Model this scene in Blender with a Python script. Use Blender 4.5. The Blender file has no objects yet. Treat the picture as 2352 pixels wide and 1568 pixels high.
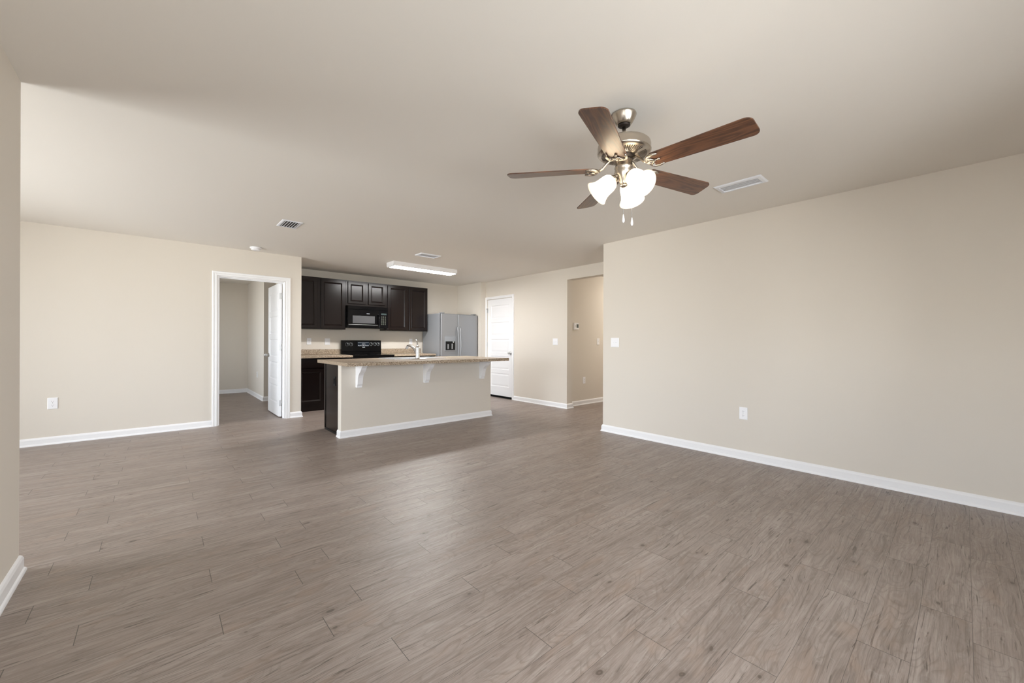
import bpy, bmesh, math
from mathutils import Vector, Matrix

sc = bpy.context.scene
COL = sc.collection
R = math.radians

# ------------------------------------------------------------------ camera
cam_data = bpy.data.cameras.new('camera')
cam = bpy.data.objects.new('camera', cam_data)
COL.objects.link(cam)
cam_data.sensor_width = 36.0
cam_data.lens = 919.18 / 2352 * 36
cam_data.shift_y = 1.185 / 2352
cam_data.clip_start = 0.01
CAMH = 1.15633
cam.matrix_world = (Matrix.Translation((0, 0, CAMH)) @ Matrix.Rotation(-R(41.4917), 4, 'Z')
                    @ Matrix.Rotation(R(90), 4, 'X') @ Matrix.Rotation(0.003685, 4, 'Z'))
sc.camera = cam

# ------------------------------------------------------------------ view / integrator
sc.view_settings.view_transform = 'Standard'
sc.view_settings.look = 'None'
sc.view_settings.gamma = 1.0
sc.view_settings.exposure = 0.16
sc.view_settings.use_curve_mapping = False
cy = sc.cycles
cy.use_denoising = True
cy.max_bounces = 8
cy.diffuse_bounces = 6
cy.glossy_bounces = 4
cy.transmission_bounces = 4
cy.transparent_max_bounces = 8
cy.sample_clamp_indirect = 6.0
cy.caustics_reflective = False
cy.caustics_refractive = False

# ------------------------------------------------------------------ world: pale sky over darker ground
SKY_BASE, SKY_SIDE = 14.5, 4.5
W = bpy.data.worlds.new('world')
sc.world = W
W.use_nodes = True
nt = W.node_tree
nt.nodes.clear()
wo = nt.nodes.new('ShaderNodeOutputWorld')
bg = nt.nodes.new('ShaderNodeBackground')
tc = nt.nodes.new('ShaderNodeTexCoord')
sx = nt.nodes.new('ShaderNodeSeparateXYZ')
rp = nt.nodes.new('ShaderNodeValToRGB')
mr = nt.nodes.new('ShaderNodeMapRange')
mr.inputs[1].default_value = -0.3
mr.inputs[2].default_value = 0.6
nt.links.new(tc.outputs['Generated'], sx.inputs[0])
nt.links.new(sx.outputs[2], mr.inputs[0])
nt.links.new(mr.outputs[0], rp.inputs[0])
rp.color_ramp.elements[0].position = 0.30
rp.color_ramp.elements[0].color = (0.90, 0.92, 0.91, 1)
rp.color_ramp.elements[1].position = 0.36
rp.color_ramp.elements[1].color = (0.86, 0.935, 1.02, 1)
nt.links.new(rp.outputs[0], bg.inputs[0])
# the side of the sky toward the patio (-X) is the brighter one
ma = nt.nodes.new('ShaderNodeMath')
ma.operation = 'MULTIPLY'
ma.inputs[1].default_value = -1.0
mb_ = nt.nodes.new('ShaderNodeMath')
mb_.operation = 'MAXIMUM'
mb_.inputs[1].default_value = 0.0
mc = nt.nodes.new('ShaderNodeMath')
mc.operation = 'MULTIPLY_ADD'
mc.inputs[1].default_value = SKY_SIDE
mc.inputs[2].default_value = SKY_BASE
nt.links.new(sx.outputs[0], ma.inputs[0])
nt.links.new(ma.outputs[0], mb_.inputs[0])
nt.links.new(mb_.outputs[0], mc.inputs[0])
nt.links.new(mc.outputs[0], bg.inputs[1])
nt.links.new(bg.outputs[0], wo.inputs[0])

# window openings of the place and one added: (name, wall axis, plane, a0, a1, z0, z1)
WIN_NOOK = (3.20, 5.62, 0.06, 2.08)      # sliding patio door in the nook's outer wall, y range
WIN_REAR = [(-0.35, 1.70, 0.5, 2.08), (2.0, 2.9, 0.8, 1.75)]
WIN_NEAR_ADDED = (-1.00, 0.85, 0.35, 1.45)     # unseen window added in the near left wall to brighten the right wall
X_NOOK = -3.80
Y_REAR = -1.50
XN_W = -0.515


def portal(loc, rot, sx_, sy_):
    ld = bpy.data.lights.new('daylight_portal', 'AREA')
    ld.shape = 'RECTANGLE'
    ld.size = sx_
    ld.size_y = sy_
    ld.cycles.is_portal = True
    o = bpy.data.objects.new('daylight_portal', ld)
    COL.objects.link(o)
    o.location = loc
    o.rotation_euler = rot
    return o


portal((X_NOOK - .06, sum(WIN_NOOK[:2]) / 2, sum(WIN_NOOK[2:]) / 2), (0, R(-90), 0),
       WIN_NOOK[3] - WIN_NOOK[2], WIN_NOOK[1] - WIN_NOOK[0])
for w_ in WIN_REAR:
    portal(((w_[0] + w_[1]) / 2, Y_REAR - .06, (w_[2] + w_[3]) / 2), (R(90), 0, 0), w_[1] - w_[0], w_[3] - w_[2])
portal((XN_W - .06, sum(WIN_NEAR_ADDED[:2]) / 2, sum(WIN_NEAR_ADDED[2:]) / 2), (0, R(-90), 0), WIN_NEAR_ADDED[3] - WIN_NEAR_ADDED[2], WIN_NEAR_ADDED[1] - WIN_NEAR_ADDED[0])
BED_WIN_ADDED = (7.8, 9.2, 0.6, 1.9)  # unseen window, added to light the room beyond the doorway
portal((-1.66, sum(BED_WIN_ADDED[:2]) / 2, 1.25), (0, R(-90), 0), 1.3, 1.4)


# ------------------------------------------------------------------ material helpers
def mat(name, col=(0.8, 0.8, 0.8), rough=0.5, metal=0.0, spec=0.5, coat=0.0, emit=None, estr=0.0):
    m = bpy.data.materials.new(name)
    m.use_nodes = True
    b = m.node_tree.nodes['Principled BSDF']
    b.inputs['Base Color'].default_value = (*col, 1)
    b.inputs['Roughness'].default_value = rough
    b.inputs['Metallic'].default_value = metal
    b.inputs['Specular IOR Level'].default_value = spec
    b.inputs['Coat Weight'].default_value = coat
    b.inputs['Coat Roughness'].default_value = 0.12
    if emit:
        b.inputs['Emission Color'].default_value = (*emit, 1)
        b.inputs['Emission Strength'].default_value = estr
    return m


def N(m, t, **kw):
    n = m.node_tree.nodes.new(t)
    for k, v in kw.items():
        setattr(n, k, v)
    return n


def L(m, a, b):
    m.node_tree.links.new(a, b)


def bsdf(m):
    return m.node_tree.nodes['Principled BSDF']


def math_node(m, op, a, b=None, c=None):
    n = N(m, 'ShaderNodeMath', operation=op)
    for i, v in enumerate((a, b, c)):
        if v is None:
            continue
        if isinstance(v, (int, float)):
            n.inputs[i].default_value = v
        else:
            L(m, v, n.inputs[i])
    return n.outputs[0]


def add_bump(m, scale, strength, dist=0.002, detail=2.0):
    tc = N(m, 'ShaderNodeTexCoord')
    nz = N(m, 'ShaderNodeTexNoise')
    nz.inputs['Scale'].default_value = scale
    nz.inputs['Detail'].default_value = detail
    bp = N(m, 'ShaderNodeBump')
    bp.inputs['Strength'].default_value = strength
    bp.inputs['Distance'].default_value = dist
    L(m, tc.outputs['Object'], nz.inputs['Vector'])
    L(m, nz.outputs['Fac'], bp.inputs['Height'])
    L(m, bp.outputs['Normal'], bsdf(m).inputs['Normal'])


WALL = mat('wall_paint', (0.705, 0.655, 0.583), 0.75, spec=0.25)
add_bump(WALL, 160, 0.12, 0.001)
CEIL = mat('ceiling_paint', (0.82, 0.787, 0.735), 0.9, spec=0.15)
add_bump(CEIL, 110, 0.15, 0.001)
TRIM = mat('trim_white', (0.87, 0.87, 0.88), 0.35, spec=0.5)
VENTW = mat('vent_white_enamel', (0.86, 0.88, 0.93), 0.4)
PLASTIC = mat('white_plastic', (0.88, 0.88, 0.90), 0.35)
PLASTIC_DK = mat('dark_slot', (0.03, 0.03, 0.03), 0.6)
ESP = mat('espresso_wood', (0.008, 0.0046, 0.0042), 0.22, spec=0.36)
BLACK = mat('black_enamel', (0.004, 0.004, 0.0045), 0.12, spec=0.18)
BLACKM = mat('black_satin', (0.006, 0.006, 0.0065), 0.35, spec=0.25)
GLASSBLK = mat('black_glass', (0.004, 0.004, 0.005), 0.1, spec=0.2)
MWGLASS = mat('microwave_window', (0.075, 0.075, 0.08), 0.35)
STEEL = mat('stainless', (0.33, 0.34, 0.355), 0.42, metal=0.75)
FRSIDE = mat('fridge_side_paint', (0.25, 0.26, 0.275), 0.45)
VENTBACK = mat('vent_shadow_grey', (0.82, 0.83, 0.85), 0.6)
CHROME = mat('chrome', (0.80, 0.81, 0.83), 0.12, metal=1.0)
NICKEL = mat('brushed_nickel', (0.54, 0.485, 0.42), 0.27, metal=1.0)
SATIN = mat('satin_hinge', (0.58, 0.58, 0.57), 0.38, metal=0.8)
SINKM = mat('sink_steel', (0.85, 0.86, 0.88), 0.22, metal=0.6)
DARKM = mat('dark_metal', (0.04, 0.032, 0.028), 0.45, metal=0.7)
MARK = mat('pale_marking', (0.55, 0.58, 0.62), 0.5)
KEYS = mat('keypad_marking', (0.13, 0.14, 0.11), 0.5)
DISPLAY = mat('display_panel', (0.012, 0.018, 0.03), 0.15, spec=0.25)
LCD = mat('lcd_screen', (0.05, 0.07, 0.07), 0.2)
RUBBER = mat('black_rubber', (0.004, 0.004, 0.004), 0.8, spec=0.1)
def shade_mat():
    m = bpy.data.materials.new('frosted_glass_shade')
    m.use_nodes = True
    nt = m.node_tree
    nt.nodes.clear()
    o = nt.nodes.new('ShaderNodeOutputMaterial')
    a = nt.nodes.new('ShaderNodeBsdfTranslucent')
    a.inputs[0].default_value = (0.95, 0.90, 0.80, 1)
    d = nt.nodes.new('ShaderNodeBsdfDiffuse')
    d.inputs[0].default_value = (0.92, 0.90, 0.86, 1)
    mx = nt.nodes.new('ShaderNodeMixShader')
    mx.inputs[0].default_value = 0.45
    nt.links.new(a.outputs[0], mx.inputs[1])
    nt.links.new(d.outputs[0], mx.inputs[2])
    g = nt.nodes.new('ShaderNodeBsdfGlossy')
    g.inputs['Roughness'].default_value = 0.2
    m2 = nt.nodes.new('ShaderNodeMixShader')
    m2.inputs[0].default_value = 0.04
    nt.links.new(mx.outputs[0], m2.inputs[1])
    nt.links.new(g.outputs[0], m2.inputs[2])
    nt.links.new(m2.outputs[0], o.inputs[0])
    return m


SHADE = shade_mat()
BULB = mat('lit_bulb', (1, 0.9, 0.8), 0.4, emit=(1.0, 0.86, 0.66), estr=48.0)
DIFFUSER = mat('lit_diffuser', (0.9, 0.9, 0.9), 0.4, emit=(1.0, 0.985, 0.97), estr=86.0)
HALLLAMP = mat('lit_dome', (0.9, 0.9, 0.9), 0.4, emit=(1.0, 0.94, 0.86), estr=110.0)
GROUT = mat('ground_patio', (0.35, 0.35, 0.33), 0.9)


def glass_mat():
    m = bpy.data.materials.new('window_glass')
    m.use_nodes = True
    nt = m.node_tree
    nt.nodes.clear()
    o = nt.nodes.new('ShaderNodeOutputMaterial')
    t = nt.nodes.new('ShaderNodeBsdfTransparent')
    g = nt.nodes.new('ShaderNodeBsdfGlossy')
    g.inputs['Roughness'].default_value = 0.02
    fr = nt.nodes.new('ShaderNodeFresnel')
    mx = nt.nodes.new('ShaderNodeMixShader')
    nt.links.new(fr.outputs[0], mx.inputs[0])
    nt.links.new(t.outputs[0], mx.inputs[1])
    nt.links.new(g.outputs[0], mx.inputs[2])
    nt.links.new(mx.outputs[0], o.inputs[0])
    return m


GLASS = glass_mat()


def ramp(m, fac, stops, interp='LINEAR'):
    r = N(m, 'ShaderNodeValToRGB')
    r.color_ramp.interpolation = interp
    e = r.color_ramp.elements
    while len(e) < len(stops):
        e.new(0.5)
    for i, (p, c) in enumerate(stops):
        e[i].position = p
        e[i].color = (*c, 1) if len(c) == 3 else c
    L(m, fac, r.inputs[0])
    return r.outputs[0]


def mix(m, fac, a, b, blend='MIX'):
    n = N(m, 'ShaderNodeMix', data_type='RGBA', blend_type=blend)
    if isinstance(fac, (int, float)):
        n.inputs[0].default_value = fac
    else:
        L(m, fac, n.inputs[0])
    for i, v in ((6, a), (7, b)):
        if isinstance(v, tuple):
            n.inputs[i].default_value = (*v, 1)
        else:
            L(m, v, n.inputs[i])
    return n.outputs[2]


def floor_mat():
    m = mat('wood_plank_floor', (0.25, 0.2, 0.17), 0.3, spec=0.85)
    b = bsdf(m)
    tc = N(m, 'ShaderNodeTexCoord')
    s = N(m, 'ShaderNodeSeparateXYZ')
    L(m, tc.outputs['Object'], s.inputs[0])
    X, Y = s.outputs[0], s.outputs[1]
    PW, PL = 0.1505, 0.9227
    yr = math_node(m, 'DIVIDE', math_node(m, 'SUBTRACT', Y, 1.932 - 30 * PW), PW)
    row = math_node(m, 'FLOOR', yr)
    fy = math_node(m, 'FRACT', yr)
    k = math_node(m, 'MODULO', row, 3.0)
    # joint offset repeats every three rows: 0.197, 0.520, 0.685
    is1 = math_node(m, 'COMPARE', k, 1.0, 0.1)
    is2 = math_node(m, 'COMPARE', k, 2.0, 0.1)
    off = math_node(m, 'ADD', 0.197, math_node(m, 'ADD', math_node(m, 'MULTIPLY', is1, 0.323),
                                               math_node(m, 'MULTIPLY', is2, 0.488)))
    xr = math_node(m, 'DIVIDE', math_node(m, 'SUBTRACT', math_node(m, 'ADD', X, 20 * PL), off), PL)
    col = math_node(m, 'FLOOR', xr)
    fx = math_node(m, 'FRACT', xr)
    idv = N(m, 'ShaderNodeCombineXYZ')
    L(m, row, idv.inputs[0])
    L(m, col, idv.inputs[1])
    wn = N(m, 'ShaderNodeTexWhiteNoise', noise_dimensions='3D')
    L(m, idv.outputs[0], wn.inputs['Vector'])
    rnd = wn.outputs['Value']
    rcol = wn.outputs['Color']
    # per plank shifted coordinates
    sc_ = N(m, 'ShaderNodeVectorMath', operation='SCALE')
    L(m, rcol, sc_.inputs[0])
    sc_.inputs['Scale'].default_value = 37.0
    base = N(m, 'ShaderNodeVectorMath', operation='ADD')
    L(m, tc.outputs['Object'], base.inputs[0])
    L(m, sc_.outputs[0], base.inputs[1])

    # slow sideways wander so the grain flows round knots
    wm = N(m, 'ShaderNodeVectorMath', operation='MULTIPLY')
    wm.inputs[1].default_value = (2.2, 7.0, 1)
    L(m, base.outputs[0], wm.inputs[0])
    wnz = N(m, 'ShaderNodeTexNoise')
    wnz.inputs['Scale'].default_value = 1.0
    wnz.inputs['Detail'].default_value = 1.0
    L(m, wm.outputs[0], wnz.inputs['Vector'])
    wsc = math_node(m, 'MULTIPLY', math_node(m, 'SUBTRACT', wnz.outputs['Fac'], 0.5), 0.055)
    wv3 = N(m, 'ShaderNodeCombineXYZ')
    L(m, wsc, wv3.inputs[1])
    warped = N(m, 'ShaderNodeVectorMath', operation='ADD')
    L(m, base.outputs[0], warped.inputs[0])
    L(m, wv3.outputs[0], warped.inputs[1])

    def noise(sx_, sy_, detail, rough=0.6, dist=0.0, scale=1.0):
        mp = N(m, 'ShaderNodeVectorMath', operation='MULTIPLY')
        mp.inputs[1].default_value = (sx_, sy_, 1)
        L(m, warped.outputs[0], mp.inputs[0])
        nz = N(m, 'ShaderNodeTexNoise')
        nz.inputs['Scale'].default_value = scale
        nz.inputs['Detail'].default_value = detail
        nz.inputs['Roughness'].default_value = rough
        nz.inputs['Distortion'].default_value = dist
        L(m, mp.outputs[0], nz.inputs['Vector'])
        return nz.outputs['Fac']
    broad = noise(1.3, 8.0, 4, 0.62, 0.5)
    fine = noise(3.0, 210.0, 5, 0.75, 0.3)
    mid = noise(2.6, 55.0, 5, 0.68, 1.1)
    dash = noise(5.5, 95.0, 3, 0.55, 0.8)
    blotch = noise(4.0, 11.0, 3, 0.55, 0.3)
    c1 = ramp(m, broad, [(0.28, (0.226, 0.177, 0.151)), (0.46, (0.270, 0.214, 0.184)), (0.60, (0.310, 0.252, 0.220)),
                         (0.76, (0.360, 0.302, 0.267))])
    c2 = mix(m, ramp(m, mid, [(0.34, (0.70, 0.70, 0.70)), (0.49, (0.0, 0.0, 0.0))]), c1, (0.150, 0.118, 0.096))
    c2 = mix(m, ramp(m, mid, [(0.53, (0, 0, 0)), (0.68, (0.36, 0.36, 0.36))]), c2, (0.43, 0.386, 0.343))
    c3 = mix(m, ramp(m, fine, [(0.30, (0.85, 0.85, 0.85)), (0.48, (0, 0, 0))]), c2, (0.135, 0.102, 0.080))
    c3 = mix(m, ramp(m, dash, [(0.31, (0.95, 0.95, 0.95)), (0.38, (0, 0, 0))]), c3, (0.085, 0.062, 0.048))
    mott = noise(11.0, 30.0, 4, 0.7, 1.2)
    c3 = mix(m, ramp(m, mott, [(0.32, (0.25, 0.25, 0.25)), (0.45, (0, 0, 0))]), c3, (0.165, 0.130, 0.106))
    c3 = mix(m, ramp(m, mott, [(0.56, (0, 0, 0)), (0.70, (0.28, 0.28, 0.28))]), c3, (0.43, 0.39, 0.35))
    c4 = mix(m, ramp(m, fine, [(0.55, (0, 0, 0)), (0.75, (0.45, 0.45, 0.45))]), c3, (0.48, 0.43, 0.38))
    # cathedral rings seen up close
    contour = noise(2.6, 8.5, 1, 0.5, 0.35)
    cf = math_node(m, 'FRACT', math_node(m, 'MULTIPLY', contour, 14.0))
    ring = ramp(m, cf, [(0.0, (0.05, 0.05, 0.05)), (0.55, (0, 0, 0)), (0.90, (0.50, 0.50, 0.50)), (1.0, (0.0, 0.0, 0.0))])
    ring = math_node(m, 'MULTIPLY', ring, ramp(m, blotch, [(0.40, (0.12, 0.12, 0.12)), (0.56, (1, 1, 1))]))
    c5 = mix(m, ring, c4, (0.150, 0.115, 0.092))
    # knots
    mk = N(m, 'ShaderNodeVectorMath', operation='MULTIPLY')
    mk.inputs[1].default_value = (5.0, 9.0, 1)
    L(m, base.outputs[0], mk.inputs[0])
    vo = N(m, 'ShaderNodeTexVoronoi', feature='F1')
    vo.inputs['Scale'].default_value = 1.0
    vo.inputs['Randomness'].default_value = 1.0
    nzk = N(m, 'ShaderNodeTexNoise')
    nzk.inputs['Scale'].default_value = 9.0
    L(m, base.outputs[0], nzk.inputs['Vector'])
    addk = N(m, 'ShaderNodeVectorMath', operation='SCALE')
    L(m, nzk.outputs['Color'], addk.inputs[0])
    addk.inputs['Scale'].default_value = 0.24
    addk2 = N(m, 'ShaderNodeVectorMath', operation='ADD')
    L(m, mk.outputs[0], addk2.inputs[0])
    L(m, addk.outputs[0], addk2.inputs[1])
    L(m, addk2.outputs[0], vo.inputs['Vector'])
    sv = N(m, 'ShaderNodeSeparateXYZ')
    L(m, vo.outputs['Color'], sv.inputs[0])
    pick = math_node(m, 'GREATER_THAN', sv.outputs[0], 0.45)
    size = math_node(m, 'MULTIPLY_ADD', sv.outputs[1], 1.1, 0.65)
    kd = math_node(m, 'DIVIDE', vo.outputs['Distance'], size)
    knot = ramp(m, kd, [(0.0, (0.45, 0.45, 0.45)), (0.03, (0.95, 0.95, 0.95)), (0.05, (0.80, 0.80, 0.80)),
                        (0.062, (0.30, 0.30, 0.30)), (0.10, (0.28, 0.28, 0.28)), (0.115, (0.10, 0.10, 0.10)), (0.22, (0, 0, 0))])
    kf = math_node(m, 'MULTIPLY', knot, pick)
    c6 = mix(m, kf, c5, (0.080, 0.056, 0.042))
    # warm blotches and plank tone
    c7 = mix(m, ramp(m, blotch, [(0.56, (0, 0, 0)), (0.72, (0.45, 0.45, 0.45))]), c6, (0.290, 0.205, 0.155))
    tone = math_node(m, 'MULTIPLY_ADD', rnd, 0.07, 0.965)
    tv = N(m, 'ShaderNodeCombineColor')
    for i in range(3):
        L(m, tone, tv.inputs[i])
    c8 = mix(m, 1.0, c7, tv.outputs[0], 'MULTIPLY')
    # seams
    ey = math_node(m, 'MULTIPLY', math_node(m, 'MINIMUM', fy, math_node(m, 'SUBTRACT', 1.0, fy)), PW)
    ex = math_node(m, 'MULTIPLY', math_node(m, 'MINIMUM', fx, math_node(m, 'SUBTRACT', 1.0, fx)), PL)
    seam_x = math_node(m, 'LESS_THAN', ex, 0.0013)
    seam_y = math_node(m, 'MULTIPLY', math_node(m, 'LESS_THAN', ey, 0.0009), 0.75)
    seam = math_node(m, 'MAXIMUM', seam_x, seam_y)
    c9 = mix(m, math_node(m, 'MULTIPLY', seam, 0.85), c8, (0.035, 0.026, 0.022))
    L(m, c9, b.inputs['Base Color'])
    rr = math_node(m, 'MULTIPLY_ADD', fine, 0.10, 0.39)
    L(m, rr, b.inputs['Roughness'])
    h = math_node(m, 'SUBTRACT', math_node(m, 'MULTIPLY', fine, 0.3), math_node(m, 'MULTIPLY', seam, 1.5))
    bp = N(m, 'ShaderNodeBump')
    bp.inputs['Strength'].default_value = 0.10
    bp.inputs['Distance'].default_value = 0.001
    L(m, h, bp.inputs['Height'])
    L(m, bp.outputs[0], b.inputs['Normal'])
    return m


FLOOR = floor_mat()


def granite_mat():
    m = mat('speckled_laminate', (0.5, 0.4, 0.3), 0.30, spec=0.5)
    tc = N(m, 'ShaderNodeTexCoord')
    nz = N(m, 'ShaderNodeTexNoise')
    nz.inputs['Scale'].default_value = 105
    nz.inputs['Detail'].default_value = 5
    nz.inputs['Roughness'].default_value = 0.7
    L(m, tc.outputs['Object'], nz.inputs['Vector'])
    c = ramp(m, nz.outputs['Fac'], [(0.34, (0.055, 0.035, 0.022)), (0.43, (0.22, 0.155, 0.10)),
                                    (0.50, (0.40, 0.31, 0.22)), (0.58, (0.53, 0.44, 0.335)), (0.68, (0.66, 0.60, 0.50))])
    n2 = N(m, 'ShaderNodeTexNoise')
    n2.inputs['Scale'].default_value = 210
    n2.inputs['Detail'].default_value = 2
    L(m, tc.outputs['Object'], n2.inputs['Vector'])
    f = ramp(m, n2.outputs['Fac'], [(0.33, (0.8, 0.8, 0.8)), (0.42, (0, 0, 0))])
    c2 = mix(m, f, c, (0.05, 0.032, 0.022))
    L(m, c2, bsdf(m).inputs['Base Color'])
    return m


GRANITE = granite_mat()


def walnut_mat():
    m = mat('walnut_blade', (0.1, 0.05, 0.03), 0.40, spec=0.4, coat=0.35)
    bsdf(m).inputs['Coat Roughness'].default_value = 0.28
    tc = N(m, 'ShaderNodeTexCoord')
    mp = N(m, 'ShaderNodeVectorMath', operation='MULTIPLY')
    mp.inputs[1].default_value = (1.3, 11.0, 4.0)
    L(m, tc.outputs['Object'], mp.inputs[0])
    nz = N(m, 'ShaderNodeTexNoise')
    nz.inputs['Scale'].default_value = 1.3
    nz.inputs['Detail'].default_value = 2
    nz.inputs['Distortion'].default_value = 0.6
    L(m, mp.outputs[0], nz.inputs['Vector'])
    bands = math_node(m, 'FRACT', math_node(m, 'MULTIPLY', nz.outputs['Fac'], 8.0))
    c = ramp(m, bands, [(0.0, (0.060, 0.024, 0.012)), (0.35, (0.125, 0.052, 0.024)), (0.75, (0.155, 0.066, 0.031)),
                        (1.0, (0.055, 0.022, 0.011))])
    m2 = N(m, 'ShaderNodeVectorMath', operation='MULTIPLY')
    m2.inputs[1].default_value = (10, 260.0, 10)
    L(m, tc.outputs['Object'], m2.inputs[0])
    n2 = N(m, 'ShaderNodeTexNoise')
    n2.inputs['Scale'].default_value = 1.0
    L(m, m2.outputs[0], n2.inputs['Vector'])
    c2 = mix(m, ramp(m, n2.outputs['Fac'], [(0.35, (0.5, 0.5, 0.5)), (0.6, (0, 0, 0))]), c, (0.045, 0.018, 0.010))
    L(m, c2, bsdf(m).inputs['Base Color'])
    return m


WALNUT = walnut_mat()


# ------------------------------------------------------------------ mesh helpers
class MB:
    def __init__(s):
        s.bm = bmesh.new()

    def box(s, x0, x1, y0, y1, z0, z1, bevel=0.0, seg=1):
        if bevel:
            b = bmesh.new()
            _box(b, x0, x1, y0, y1, z0, z1)
            bmesh.ops.bevel(b, geom=b.edges[:] + b.verts[:], offset=bevel, segments=seg, affect='EDGES', profile=0.5)
            s._merge(b)
        else:
            _box(s.bm, x0, x1, y0, y1, z0, z1)
        return s

    def _merge(s, b, M=None):
        if M is not None:
            b.transform(M)
        mp = {}
        for v in b.verts:
            mp[v] = s.bm.verts.new(v.co)
        for f in b.faces:
            try:
                nf = s.bm.faces.new([mp[v] for v in f.verts])
                nf.smooth = f.smooth
            except ValueError:
                pass
        b.free()

    def lathe(s, prof, M=None, seg=32, smooth=True, cap=True):
        """profile [(r, z)] turned about Z, then placed by matrix M"""
        b = bmesh.new()
        rings = []
        for r, z in prof:
            if r < 1e-6:
                rings.append([b.verts.new((0, 0, z))])
            else:
                rings.append([b.verts.new((r * math.cos(2 * math.pi * i / seg), r * math.sin(2 * math.pi * i / seg), z))
                              for i in range(seg)])
        for a, c in zip(rings, rings[1:]):
            for i in range(seg):
                j = (i + 1) % seg
                if len(a) == 1 and len(c) == 1:
                    continue
                if len(a) == 1:
                    f = b.faces.new((a[0], c[i], c[j]))
                elif len(c) == 1:
                    f = b.faces.new((a[i], a[j], c[0]))
                else:
                    f = b.faces.new((a[i], a[j], c[j], c[i]))
                f.smooth = smooth
        if cap:
            for rg in (rings[0], rings[-1]):
                if len(rg) > 1:
                    b.faces.new(rg)
        s._merge(b, M)
        return s

    def tube(s, pts, r, seg=10, caps=True, flat=1.0):
        pts = [Vector(p) for p in pts]
        n = len(pts)
        rr = r if isinstance(r, (list, tuple)) else [r] * n
        prev = None
        rings = []
        for i, p in enumerate(pts):
            t = (pts[min(i + 1, n - 1)] - pts[max(i - 1, 0)]).normalized()
            if prev is None:
                up = Vector((0, 0, 1)) if abs(t.z) < 0.9 else Vector((1, 0, 0))
            else:
                up = prev
            u = (up - t * up.dot(t)).normalized()
            prev = u
            w = t.cross(u)
            rings.append([s.bm.verts.new(p + (u * math.cos(2 * math.pi * k / seg) * flat + w * math.sin(2 * math.pi * k / seg)) * rr[i])
                          for k in range(seg)])
        for a, c in zip(rings, rings[1:]):
            for k in range(seg):
                j = (k + 1) % seg
                f = s.bm.faces.new((a[k], a[j], c[j], c[k]))
                f.smooth = True
        if caps:
            s.bm.faces.new(rings[0])
            s.bm.faces.new(rings[-1])
        return s

    def prism(s, poly, fn, d0, d1):
        """poly [(u, w)] extruded from d0 to d1 through mapping fn(u, w, d)"""
        a = [s.bm.verts.new(fn(u, w, d0)) for u, w in poly]
        c = [s.bm.verts.new(fn(u, w, d1)) for u, w in poly]
        s.bm.faces.new(a)
        s.bm.faces.new(c)
        n = len(poly)
        for i in range(n):
            j = (i + 1) % n
            s.bm.faces.new((a[i], a[j], c[j], c[i]))
        return s

    def rings(s, u0, u1, w0, w1, prof, fn, fill=True):
        """nested rectangles: prof [(inset, depth)] through fn(u, w, d); last one filled"""
        prev = None
        for ins, d in prof:
            r = [s.bm.verts.new(fn(u, w, d)) for u, w in ((u0 + ins, w0 + ins), (u1 - ins, w0 + ins),
                                                         (u1 - ins, w1 - ins), (u0 + ins, w1 - ins))]
            if prev:
                for i in range(4):
                    j = (i + 1) % 4
                    s.bm.faces.new((prev[i], prev[j], r[j], r[i]))
            else:
                first = r
            prev = r
        if fill:
            s.bm.faces.new(prev)
            s.bm.faces.new(first)
        return s

    def sweep(s, path, prof, fn, closed=False):
        """mitred moulding: path [(u, w)], prof [(off, d)] offset to the left of travel"""
        n = len(path)
        P = [Vector(p) for p in path]
        rows = []
        for i in range(n):
            def nrm(a, b):
                d = (b - a).normalized()
                return Vector((-d.y, d.x))
            if closed:
                n1, n2 = nrm(P[i - 1], P[i]), nrm(P[i], P[(i + 1) % n])
            else:
                n1 = nrm(P[i - 1], P[i]) if i > 0 else nrm(P[0], P[1])
                n2 = nrm(P[i], P[i + 1]) if i < n - 1 else n1
            mv = (n1 + n2)
            mv = mv / max(0.2, (1 + n1.dot(n2)))
            rows.append([s.bm.verts.new(fn(P[i].x + mv.x * o, P[i].y + mv.y * o, d)) for o, d in prof])
        rng = range(n) if closed else range(n - 1)
        k = len(prof)
        for i in rng:
            a, c = rows[i], rows[(i + 1) % n]
            for q in range(k):
                j = (q + 1) % k
                s.bm.faces.new((a[q], a[j], c[j], c[q]))
        if not closed:
            s.bm.faces.new(rows[0])
            s.bm.faces.new(rows[-1])
        return s

    def build(s, name, m, parent=None, root=None, smooth=False, loc=None):
        """mesh is authored in world space; origin goes to the root's location"""
        bmesh.ops.recalc_face_normals(s.bm, faces=s.bm.faces[:])
        o0 = Vector(root.location) if root is not None else Vector(loc or (0, 0, 0))
        if o0.length:
            bmesh.ops.translate(s.bm, verts=s.bm.verts[:], vec=-o0)
        me = bpy.data.meshes.new(name)
        s.bm.to_mesh(me)
        s.bm.free()
        if smooth:
            for p in me.polygons:
                p.use_smooth = True
        me.materials.append(m)
        o = bpy.data.objects.new(name, me)
        COL.objects.link(o)
        if parent is not None:
            o.parent = parent
        else:
            o.location = o0
        return o


def _box(bm, x0, x1, y0, y1, z0, z1):
    v = [bm.verts.new(p) for p in ((x0, y0, z0), (x1, y0, z0), (x1, y1, z0), (x0, y1, z0),
                                   (x0, y0, z1), (x1, y0, z1), (x1, y1, z1), (x0, y1, z1))]
    for f in ((0, 3, 2, 1), (4, 5, 6, 7), (0, 1, 5, 4), (1, 2, 6, 5), (2, 3, 7, 6), (3, 0, 4, 7)):
        bm.faces.new([v[i] for i in f])


def BX(*a, **k):
    return MB().box(*a, **k)


def thing(name, label, cat, loc, group=None):
    o = bpy.data.objects.new(name, None)
    o.empty_display_size = 0.1
    COL.objects.link(o)
    o.location = loc
    o['label'] = label
    o['category'] = cat
    if group:
        o['group'] = group
    return o


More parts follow.
